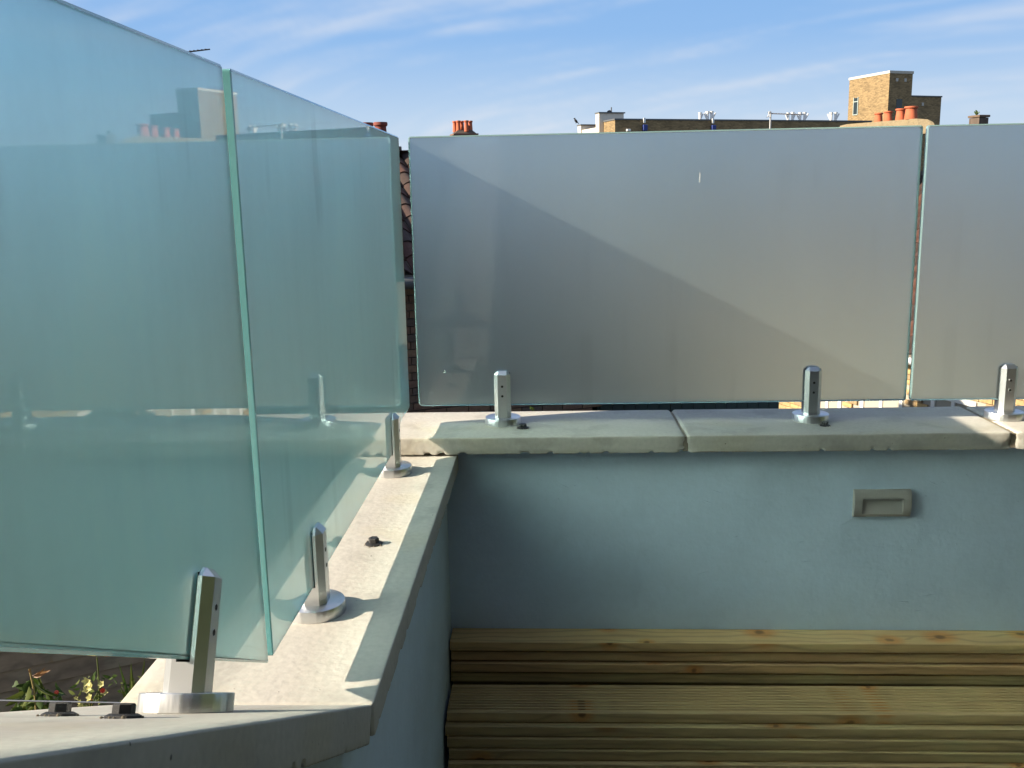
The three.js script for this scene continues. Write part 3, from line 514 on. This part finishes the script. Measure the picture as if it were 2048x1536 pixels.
// ---------------------------------------------------------------- flat-roofed block with the tower
const blockBrick = std({ map: tex(1024, 1024, (u, v) => {
  const row = Math.floor(v * 52), jx = u * 18 + (row % 2) * 0.5, c = Math.floor(jx) % 18, h1 = n3(c * 3.7 + 0.5, row * 1.9 + 0.3, 2.2), h2 = n3(c * 9.1 + 0.2, row * 5.3, 6.2), my = Math.abs(v * 52 - row - 0.5) > 0.43 || Math.abs(jx - Math.floor(jx) - 0.5) > 0.47;
  const k = (1 + 0.5 * h1 + 0.25 * h2 + 0.35 * tile(u, v, 4, 4, 3, 4)) * (my ? 0.86 : 1); return [0.225 * k, 0.158 * k, 0.08 * k];
}), roughness: 0.95 });
blockBrick.map.repeat.set(1 / 4, 1 / 4);
{
  const b = thing('apartment_block', 'long flat roofed brown brick block with a square stair tower', 'building'), o = at(1230, 237, 82), y = o.y;
  b.position.set(o.x, 0, o.z); b.rotation.y = TH - 0.02;
  mesh('wall', mergeGeometries([box(0, 26, GROUND, y - 0.12, 0, -2.3), box(3, 26, GROUND, y - 0.12, -2.301, -12)].map((g) => boxUV(g, 1))), blockBrick, b);
  mesh('roof_edge', mergeGeometries([box(-0.06, 26, y - 0.118, y, 0.06, -2.298), box(2.94, 26, y - 0.118, y, -2.299, -12.06)]), lead, b);
  // pale party wall with two piers beyond the corner
  for (const [z0, z1, dy, t] of [[-2.31, -6.6, -0.5, 0.36]]) mesh('party_wall', box(-0.3, 0.06, GROUND, y + dy, z0, z1), pale, b);
  mesh('pier', box(-0.42, 1.9, y - 3, y + 0.62, -2.3, -3.0), pale, b); mesh('pier', box(-0.42, 1.6, y - 3, y - 0.1, -6.3, -7.0), pale, b);
  mesh('pier_cap', box(-0.48, 2.0, y + 0.622, y + 0.72, -2.2, -3.1), lead, b); mesh('pier_cap', box(-0.48, 1.7, y - 0.098, y - 0.0, -6.2, -7.1), lead, b);
  const blue = std({ color: rgb(0.02, 0.04, 0.2), roughness: 0.6 });
  for (const x of [2.7, 9.3]) { mesh('hopper', rbox(0.4, 0.5, 0.3, 0.05).translate(x, y - 0.75, 0.16), blue, b); mesh('downpipe', new THREE.CylinderGeometry(0.07, 0.07, 5, 10).translate(x, y - 3.3, 0.14), blue, b); mesh('spout', box(x - 0.12, x + 0.06, y - 0.35, y + 0.06, 0.061, 0.16), white, b); }
  mesh('floodlight', rbox(0.34, 0.18, 0.3, 0.03).translate(1.15, y - 0.95, 0.16), white, b);
  // stair tower
  const t = new THREE.Group(); const tp = at(1780, 141, 95), ty = tp.y;
  t.name = 'stair_tower'; b.add(t); b.updateMatrixWorld(true); t.position.copy(b.worldToLocal(tp.clone().setY(0))); t.rotation.y = 0.02;
  mesh('tower_wall', boxUV(box(0, 2.75, 0, ty - 0.25, 0, -5.7), 1), blockBrick, t);
  mesh('tower_coping', box(-0.06, 2.81, ty - 0.249, ty, 0.06, -5.76), std({ color: rgb(0.45, 0.42, 0.36), roughness: 0.9 }), t);
  const ly = at(1882, 192, 97.4).y;
  mesh('lower_wall', boxUV(box(2.752, 6.45, 0, ly - 0.12, -0.03, -5.7), 1), blockBrick, t); mesh('lower_coping', box(2.812, 6.5, ly - 0.119, ly, 0.04, -5.76), lead, t);
  const wz = -4.55, wy = at(1717, 212, 99).y;
  mesh('tower_window', mergeGeometries([box(-0.07, 0.03, wy - 0.86, wy + 0.86, wz - 0.36, wz - 0.28), box(-0.07, 0.03, wy - 0.86, wy + 0.86, wz + 0.28, wz + 0.36), box(-0.07, 0.03, wy - 0.86, wy - 0.78, wz - 0.28, wz + 0.28), box(-0.07, 0.03, wy + 0.40, wy + 0.48, wz - 0.28, wz + 0.28)]), std({ color: rgb(0.3, 0.36, 0.34), roughness: 0.5 }), t);
  mesh('tower_pane', box(-0.04, 0.02, wy - 0.78, wy + 0.8, wz - 0.28, wz + 0.28), darkGlass, t);
  mesh('shaded_window', box(0.95, 1.65, wy - 0.7, wy + 0.25, -0.02, 0.03), darkGlass, t);
  for (const [x, dy] of [[0.75, 0.68], [1.75, 0.68]]) mesh('air_vent', box(x, x + 0.26, ty - dy - 0.3, ty - dy, -0.02, 0.05), std({ color: rgb(0.42, 0.4, 0.36), roughness: 0.8 }), t);
  mesh('air_vent', box(4.05, 4.3, ly - 0.95, ly - 0.65, -0.05, 0.02), std({ color: rgb(0.42, 0.4, 0.36), roughness: 0.8 }), t);
  // flues on the roof
  const flueMat = std({ color: rgb(0.72, 0.72, 0.7), roughness: 0.5 });
  const flue = thing('roof_flue', 'white twin flue pipe standing on the flat roof of the long block', 'flue', 'white flue pipes on the flat roof');
  mesh('pipe', new THREE.CylinderGeometry(0.13, 0.13, 0.75, 12).translate(0, 0.375, 0), flueMat, flue); mesh('cowl', new THREE.CylinderGeometry(0.19, 0.15, 0.2, 12).translate(0, 0.76, 0), flueMat, flue); mesh('elbow', rod(new THREE.Vector3(0.1, 0.25, 0), new THREE.Vector3(0.34, 0.72, 0), 0.08), flueMat, flue);
  [1400, 1415, 1423, 1576, 1585, 1600, 1609, 1662, 1671].forEach((u, i) => { const f = i ? copy(flue) : flue, d = 86.4 + (u - 1400) * 0.0145 + 0.4, p = at(u, 238, d); f.position.set(p.x, y - 0.02, p.z); f.rotation.y = rr(-0.5, 0.5) + (i % 2 ? Math.PI : 0); f.scale.setScalar(rr(0.85, 1.05)); });
  // dish and mast at the corner
  const d = thing('satellite_dish', 'dark satellite dish on a short pole beside the pale pier', 'dish'), dp = at(1218, 229, 84.5); d.position.copy(dp);
  mesh('dish', toCreasedNormals(new THREE.LatheGeometry(Array.from({ length: 8 }, (_, i) => new THREE.Vector2(0.36 * i / 7, 0.08 * (i / 7) ** 2)), 24), 1).rotateX(Math.PI / 2).rotateY(0.6), lead, d); mesh('pole', rod(new THREE.Vector3(0.2, -0.7, 0), new THREE.Vector3(0.2, 0.6, 0), 0.05), lead, d);
  // bird on the far pier
  const bp = at(1152, 242, 88.5), bird = mesh('bird', mergeGeometries([new THREE.SphereGeometry(0.13, 14, 10).scale(1, 0.8, 1.7).rotateX(-0.9), new THREE.SphereGeometry(0.075, 12, 8).translate(0, 0.2, 0.13), new THREE.ConeGeometry(0.03, 0.12, 8).rotateX(Math.PI / 2).translate(0, 0.2, 0.24), new THREE.BoxGeometry(0.09, 0.02, 0.26).rotateX(-1.0).translate(0, -0.16, -0.2), rod(new THREE.Vector3(0.03, -0.1, 0), new THREE.Vector3(0.03, -0.22, 0.02), 0.012, 5), rod(new THREE.Vector3(-0.03, -0.1, 0), new THREE.Vector3(-0.03, -0.22, 0.02), 0.012, 5)]), std({ color: rgb(0.01, 0.01, 0.012), roughness: 0.6 }));
  bird.position.copy(bp); bird.rotation.y = -1.2; tag(bird, 'small black bird perched on the pale end pier', 'bird');
}
// ---------------------------------------------------------------- aerials
function aerial(label, a, b, depth, n, mast, mat, el) {
  const g = thing('tv_aerial', label, 'aerial'), p = at(...a, depth), q = at(...b, depth + 0.25); g.position.copy(p); q.sub(p);
  mesh('boom', rod(new THREE.Vector3(), q, 0.011), mat, g);
  for (let i = 0; i < n; i++) { const c = q.clone().multiplyScalar((i + 0.3) / n), h = el * (1 - 0.4 * i / n); mesh('element', rod(c.clone().add(new THREE.Vector3(-0.02, 0, h)), c.clone().add(new THREE.Vector3(0.02, h * 0.12, -h)), 0.006, 6), mat, g); }
  mesh('reflector', mergeGeometries([rod(new THREE.Vector3(0.0, 0.03, 0.12), new THREE.Vector3(0.0, 0.03, -0.12), 0.006), rod(new THREE.Vector3(-0.02, -0.06, 0.12), new THREE.Vector3(-0.02, -0.06, -0.12), 0.006), rod(new THREE.Vector3(-0.02, -0.06, 0), new THREE.Vector3(0, 0.04, 0), 0.006)]), mat, g);
  mesh('mast', rod(new THREE.Vector3(0.03, 0.03, 0), new THREE.Vector3(0.03, -mast, 0), 0.018), mat, g);
  return g;
}
const alu = std({ color: rgb(0.42, 0.42, 0.42), metalness: 0.8, roughness: 0.45 }), darkAlu = std({ color: rgb(0.05, 0.05, 0.055), metalness: 0.3, roughness: 0.5 });
aerial('silver television aerial on a mast in front of the long brick block', [1538, 227], [1606, 229], 19, 12, 3.2, alu, 0.11);
aerial('dark television aerial tip poking above the side glass panel', [352, 107], [420, 98.5], 16, 9, 5, darkAlu, 0.1);
// far chimney with five pots over the front panel
{
  const c = thing('chimney', 'far brick chimney with stepped cap and a cluster of slim orange pots', 'chimney'), o = at(928, 268, 40); c.position.set(o.x, 0, o.z); c.rotation.y = 0.3;
  mesh('stack', boxUV(box(-0.42, 0.42, -2, o.y - 0.06, -0.3, 0.3), 1), brown[2], c); 
  const cap = new THREE.CylinderGeometry(0.42, 0.72, 0.2, 4).rotateY(Math.PI / 4).scale(1, 1, 0.7); mesh('stepped_cap', toCreasedNormals(cap, 0.3).translate(0, o.y + 0.05, 0), brown[3], c); mesh('cap_course', box(-0.52, 0.52, o.y - 0.06, o.y, -0.4, 0.4), brown[0], c);
  [[910, 0], [917, 0.2], [924, 0], [933, 0.2], [941, 0]].forEach(([u, dz], i) => { const p = at(u, 263, 40 - dz); p.y = o.y + 0.08; const m = chimneyPot(p, 0.1, 0.44, clay, 'slim orange chimney pot in the cluster on the far chimney'); m.userData.group = 'slim pots on the far chimney'; });
  const h = thing('brick_house', 'distant brick house under the far chimney, hidden by the glass panels', 'house'); h.position.set(o.x, 0, o.z); h.rotation.y = 0.3;
  mesh('wall', boxUV(box(-4, 4, GROUND, -0.9, -4, 3), 1), blockBrick, h); mesh('roof', mergeGeometries([roofPlane(-4.2, 4.2, [-0.9, 3.3], [1.2, -0.4]), roofPlane(-4.2, 4.2, [-0.9, -4.2], [1.2, -0.4])].map((g) => boxUV(g))), tileMats[1], h);
}
{
  const c = thing('chimney', 'small dark chimney stack with a sprouting weed near the treetops', 'chimney'), o = at(1958, 233, 45); c.position.set(o.x, 0, o.z); c.rotation.y = 0.35;
  mesh('stack', box(-0.26, 0.26, -4, o.y - 0.07, -0.3, 0.3), brown[3], c); mesh('cap', rbox(0.62, 0.1, 0.7, 0.02).translate(0, o.y, 0), brown[1], c);
  const w = []; for (let i = 0; i < 16; i++) { const a = rnd() * 6.28, l = rr(0.1, 0.24); w.push(new THREE.BoxGeometry(0.035, l, 0.012).translate(0, l / 2, 0).rotateZ(rr(-0.9, 0.9)).rotateY(a)); }
  mesh('weed', mergeGeometries(w).translate(-0.15, o.y + 0.05, 0), std({ color: rgb(0.07, 0.11, 0.03), roughness: 1 }), c);
}
// ---------------------------------------------------------------- tree beyond the houses
const leafMats = [[0.085, 0.12, 0.03], [0.11, 0.13, 0.035], [0.06, 0.095, 0.028]].map(([r, g, b]) => new THREE.MeshPhysicalMaterial({ color: rgb(r, g, b), roughness: 0.9, specularIntensity: 0.25, side: THREE.DoubleSide }));
const leafGeo = (l, w, bend = 0.25) => { const g = new THREE.PlaneGeometry(w, l, 2, 4), p = g.attributes.position; for (let i = 0; i < p.count; i++) { const t = clamp(p.getY(i) / l + 0.5), s = Math.sin(Math.PI * Math.pow(t, 0.8)) ; p.setXYZ(i, p.getX(i) * s, t * l, -bend * l * t * t + Math.abs(p.getX(i) * s) * 0.5); } g.computeVertexNormals(); return g; };
function tree(x, z, top, r, label, leaves = 5200, ls = 1) {
  const t = thing('broadleaf_tree', label, 'tree', 'trees beyond the roofs'); t.position.set(x, GROUND, z);
  const h = top - GROUND; mesh('trunk', tube([new THREE.Vector3(), new THREE.Vector3(0.1, h * 0.3, 0.05), new THREE.Vector3(-0.05, h * 0.65, 0), new THREE.Vector3(0.05, h * 0.9, 0)], 0.16, 10, 8), brown[3], t);
  const limbs = [], ends = [];
  for (let i = 0; i < 14; i++) { const a = i * 2.4, y = h * (ls > 1 ? rr(0.25, 0.9) : rr(0.45, 0.8)), e = new THREE.Vector3(Math.cos(a) * r * rr(0.5, 0.95), y + rr(0.4, 1.6), Math.sin(a) * r * rr(0.5, 0.95)); e.y = Math.min(e.y, h - 0.4); ends.push(e); limbs.push(tube([new THREE.Vector3(0, y, 0), new THREE.Vector3(e.x * 0.5, y + 0.5, e.z * 0.5), e], 0.05, 6, 6)); }
  mesh('limbs', mergeGeometries(limbs), brown[3], t);
  const lg = leafGeo(0.22 * ls, 0.13 * ls), parts = [[], [], []];
  for (let i = 0; i < leaves; i++) { const e = ends[i % ends.length], a = rnd() * 6.28, b = Math.acos(rr(-1, 1)), q = r * 0.5 * Math.cbrt(rnd()), k = new THREE.Object3D(); k.position.set(e.x + q * Math.sin(b) * Math.cos(a), Math.min(h + rr(-0.3, 0.05), e.y + q * Math.cos(b) * 0.8), e.z + q * Math.sin(b) * Math.sin(a)); k.rotation.set(rnd() * 6, rnd() * 6, rnd() * 6); k.updateMatrix(); parts[i % 3].push(lg.clone().applyMatrix4(k.matrix)); }
  parts.forEach((p, i) => mesh('crown', mergeGeometries(p), leafMats[i], t));
}
{ const a = at(2052, 231, 42); tree(a.x + 0.9, a.z, a.y + 0.12, 1.9, 'leafy green tree whose top shows over the outermost glass panel'); const b = at(1990, 237, 60); tree(b.x + 0.3, b.z, b.y, 1.4, 'farther green treetop just clearing the glass beside the small chimney'); }

for (const [z, l] of [[2.2, 'tall dark evergreen tree beside the terrace, close to the house'], [0.3, 'tall dark evergreen tree beside the terrace, midway along it'], [-1.5, 'tall dark evergreen tree beside the terrace, farthest from the house']]) tree(5.2, z, 6.2, 1.9, l, 4200, 2.2);
// ---------------------------------------------------------------- garden below the sloping coping
{
  const GY = -3.9;
  structure('garden_bed', boxUV(box(-8, -0.7, GROUND, GY, -1, -9), 0.5), std({ map: rep(stoneMap, 0.5), color: rgb(0.12, 0.1, 0.075), roughness: 1 }));
  const f = thing('garden_fence', 'dark weathered board fence behind the sunlit garden plants', 'fence'), fw = std({ map: woodMap(21, [0.25, 0.185, 0.13], 3), roughness: 0.95 });
  for (let i = 0; i < 11; i++) mesh('fence_board', boxUV(rbox(7.2, 0.165, 0.02, 0.004).rotateX(-0.07).translate(0, GY + 0.12 + i * 0.16, 0), 0.5, i * 0.3, i * 0.17), fw, f);
  for (const x of [-3, -1, 1, 3]) mesh('post', rbox(0.1, 2, 0.1, 0.01).translate(x, GY + 1, -0.08), fw, f);
  f.position.set(-4.3, 0, -6.3); f.rotation.y = 0.5;
  const w = at(0, 1401, 4.6), w2 = at(278, 1406.5, 4.75);
  const dir = w2.clone().sub(w); tag(mesh('garden_wire', rod(w.clone().addScaledVector(dir, -1.5), w2.clone().addScaledVector(dir, 1.2), 0.0045), alu), 'thin taut pale wire strung in front of the garden plants', 'wire');
  const green = [[0.06, 0.10, 0.017], [0.09, 0.115, 0.022], [0.042, 0.075, 0.017]].map(([r, g, b]) => new THREE.MeshPhysicalMaterial({ color: rgb(r, g, b), roughness: 0.8, specularIntensity: 0.25, transmission: 0.4, thickness: 0, side: THREE.DoubleSide }));
  const bronze = new THREE.MeshPhysicalMaterial({ color: rgb(0.26, 0.13, 0.045), roughness: 0.6, transmission: 0.3, thickness: 0, side: THREE.DoubleSide }), cream = new THREE.MeshPhysicalMaterial({ color: rgb(0.55, 0.52, 0.2), roughness: 0.7, transmission: 0.3, thickness: 0, side: THREE.DoubleSide }), red = std({ color: rgb(0.55, 0.06, 0.03), roughness: 0.7 }), stemM = std({ color: rgb(0.2, 0.15, 0.05), roughness: 0.8 });
  const leaf = (g, p, q, l, wd, mat, roll = 0) => { const m = mesh('leaf', leafGeo(l, wd, 0.22), mat, g); m.position.copy(p); m.quaternion.setFromUnitVectors(new THREE.Vector3(0, 1, 0), q.clone().normalize()); m.rotateY(roll); return m; };
  const px = (u, v, z = 5) => at(u, v, z);
  { // drooping peach-like shoot
    const g = thing('leafy_shrub', 'drooping shrub with long green leaves and bronze tips in front of the dark fence', 'shrub');
    mesh('stem', tube([new THREE.Vector3(px(75, 1425).x, GY, px(75, 1425).z), px(72, 1425), px(70, 1390), px(62, 1352), px(59, 1338)], 0.006, 20, 6), stemM, g);
    const L = [[62, 1352, 28, -8, 0.13, 0.024, 3], [66, 1354, 40, -16, 0.12, 0.03, 3], [64, 1356, 10, 26, 0.13, 0.05, 0], [68, 1362, 22, 30, 0.15, 0.055, 1], [72, 1368, 34, 26, 0.16, 0.05, 0], [60, 1360, -12, 28, 0.13, 0.05, 2], [58, 1372, -4, 30, 0.13, 0.045, 1], [86, 1376, 18, 32, 0.16, 0.05, 0], [76, 1384, 6, 30, 0.14, 0.045, 2], [90, 1384, 24, 22, 0.12, 0.035, 1], [62, 1390, -10, 20, 0.11, 0.04, 0], [55, 1400, -4, 20, 0.1, 0.04, 2], [100, 1396, 12, 22, 0.1, 0.04, 0], [78, 1402, -4, 24, 0.11, 0.04, 1], [60, 1346, -3, -12, 0.05, 0.012, 3]];
    for (const [u, v, du, dv, l, wd, m] of L) { const p = px(u, v), q = px(u + du, v + dv, 5 + rr(-0.08, 0.08)).sub(p); leaf(g, p, q, l, wd, m === 3 ? bronze : green[m], rr(-0.6, 0.9)); }
    for (let i = 0; i < 60; i++) { const p = px(rr(30, 118), rr(1362, 1450), 5.0 + rr(0, 0.25)); leaf(g, p, new THREE.Vector3(rr(-1, 1), rr(-1, 0.4), rr(-1, 1)), 0.12, 0.045, green[i % 3], rnd()); }
  }
  { // pale flower sprig
    const g = thing('flowering_plant', 'pale yellow star flowers on thin stems with one red bloom', 'plant'), base = px(180, 1430);
    mesh('stem', mergeGeometries([[176, 1362], [183, 1385], [174, 1383], [160, 1404], [205, 1370], [208, 1390], [152, 1396]].map(([u, v]) => tube([new THREE.Vector3(base.x, GY, base.z), base.clone(), px(182, 1408).lerp(px(u, v), 0.3), px(u, v)], 0.0035, 20, 5))), green[1], g);
    for (const [u, v, s] of [[176, 1362, 1.2], [183, 1374, 1], [174, 1383, 1.1], [182, 1396, 1], [205, 1369, 0.9], [208, 1388, 0.9], [152, 1396, 0.5], [160, 1404, 0.6], [161, 1410, 0.7], [199, 1404, 0.5]]) { const p = px(u, v, 4.98), parts = []; for (let i = 0; i < 5; i++) parts.push(leafGeo(0.032 * s, 0.02 * s, -0.1).rotateX(0.5).rotateZ(i * 1.256 + u)); const m = mesh('flower', mergeGeometries(parts), cream, g); m.position.copy(p); m.lookAt(EYE); m.rotateX(rr(-0.7, 0.7)); m.rotateY(rr(-0.9, 0.3)); }
    const m = mesh('red_flower', mergeGeometries(Array.from({ length: 6 }, (_, i) => leafGeo(0.026, 0.022, -0.2).rotateX(0.7).rotateZ(i * 1.05))), red, g); m.position.copy(px(205, 1381, 4.97)); m.lookAt(EYE);
    mesh('orange_cane', rod(px(181, 1399, 5.02), px(181, 1440, 5.02), 0.009), std({ color: rgb(0.5, 0.22, 0.03), roughness: 0.8 }), g);
    const r2 = mesh('red_flower', new THREE.IcosahedronGeometry(0.014, 1), red, g); r2.position.copy(px(113, 1385, 5.1));
    mesh('tall_stem', tube([px(199, 1412), px(197, 1350), px(194, 1315)], 0.004, 10, 5), green[1], g);
  }
  { // sword leaves
    const g = thing('sword_leaf_plant', 'clump of upright sword shaped leaves beside the steel clamp base', 'plant'), base = px(268, 1440, 5.1); base.y = GY;
    for (const [u, v, u2] of [[252, 1338, 262], [285, 1342, 278], [256, 1345, 262], [248, 1372, 260], [262, 1376, 264], [275, 1372, 272], [240, 1388, 258], [290, 1362, 280], [298, 1372, 284], [270, 1352, 268]]) { const p = px(u2, 1412, 5.1 + rr(-0.1, 0.1)), q = px(u, v, 5.1 + rr(-0.06, 0.06)), d = q.clone().sub(p); const foot = p.clone().addScaledVector(d, -1); foot.y = Math.max(foot.y, GY); leaf(g, p.clone().addScaledVector(d, -0.8), d, d.length() * 1.8, 0.026, green[[1, 0, 2][u % 3]], rr(0, 0.9)); }
    mesh('crown_base', rod(base, px(266, 1425, 5.1), 0.02), stemM, g);
    for (let i = 0; i < 90; i++) { const p = px(rr(150, 345), rr(1352, 1425), 5.3 + rr(-0.2, 0.5)); leaf(g, p, new THREE.Vector3(rr(-1, 1), rr(-0.2, 1), rr(-1, 1)), rr(0.03, 0.07), 0.024, green[i % 3], rnd() * 3); }
  }
  { // low cover filling the bed
    const k = [[], [], []], lg = leafGeo(0.11, 0.05);
    for (let i = 0; i < 6000; i++) { const o = new THREE.Object3D(), x = rr(-6.5, -1.2), z = rr(-4.4, -6.5); o.position.set(x, GY + rr(0.02, 1.05) * (0.5 + 0.7 * Math.abs(n3(x * 1.3, z * 1.3, 4))), z); o.rotation.set(rnd() * 6, rnd() * 6, rnd() * 6); o.updateMatrix(); k[i % 3].push(lg.clone().applyMatrix4(o.matrix)); }
    const cover = new THREE.Group(); cover.name = 'ground_cover'; cover.userData = { kind: 'stuff', label: 'low leafy plants covering the garden bed before the fence', category: 'plants' }; scene.add(cover);
    k.forEach((p, i) => { const m = mesh('foliage', mergeGeometries(p), green[i], cover); m.userData.kind = 'stuff'; });
  }
  // weed by the front coping
  const g = thing('weed', 'tiny green weed sprouting behind the front coping by the clamp', 'plant'), p = at(1064, 823, 2.775); g.position.copy(p);
  for (let i = 0; i < 7; i++) { const m = mesh('leaf', leafGeo(rr(0.006, 0.012), 0.006, 0.3), green[i % 3], g); m.position.set(rr(-0.006, 0.006), rr(0, 0.012), rr(-0.004, 0.004)); m.rotation.set(rr(-0.8, 0.8), rnd() * 6, rr(-0.8, 0.8)); }
  mesh('stem', rod(new THREE.Vector3(0, -0.03, 0), new THREE.Vector3(0.001, 0.014, 0), 0.0008, 5), green[0], g);
}

renderer.render(scene, camera);
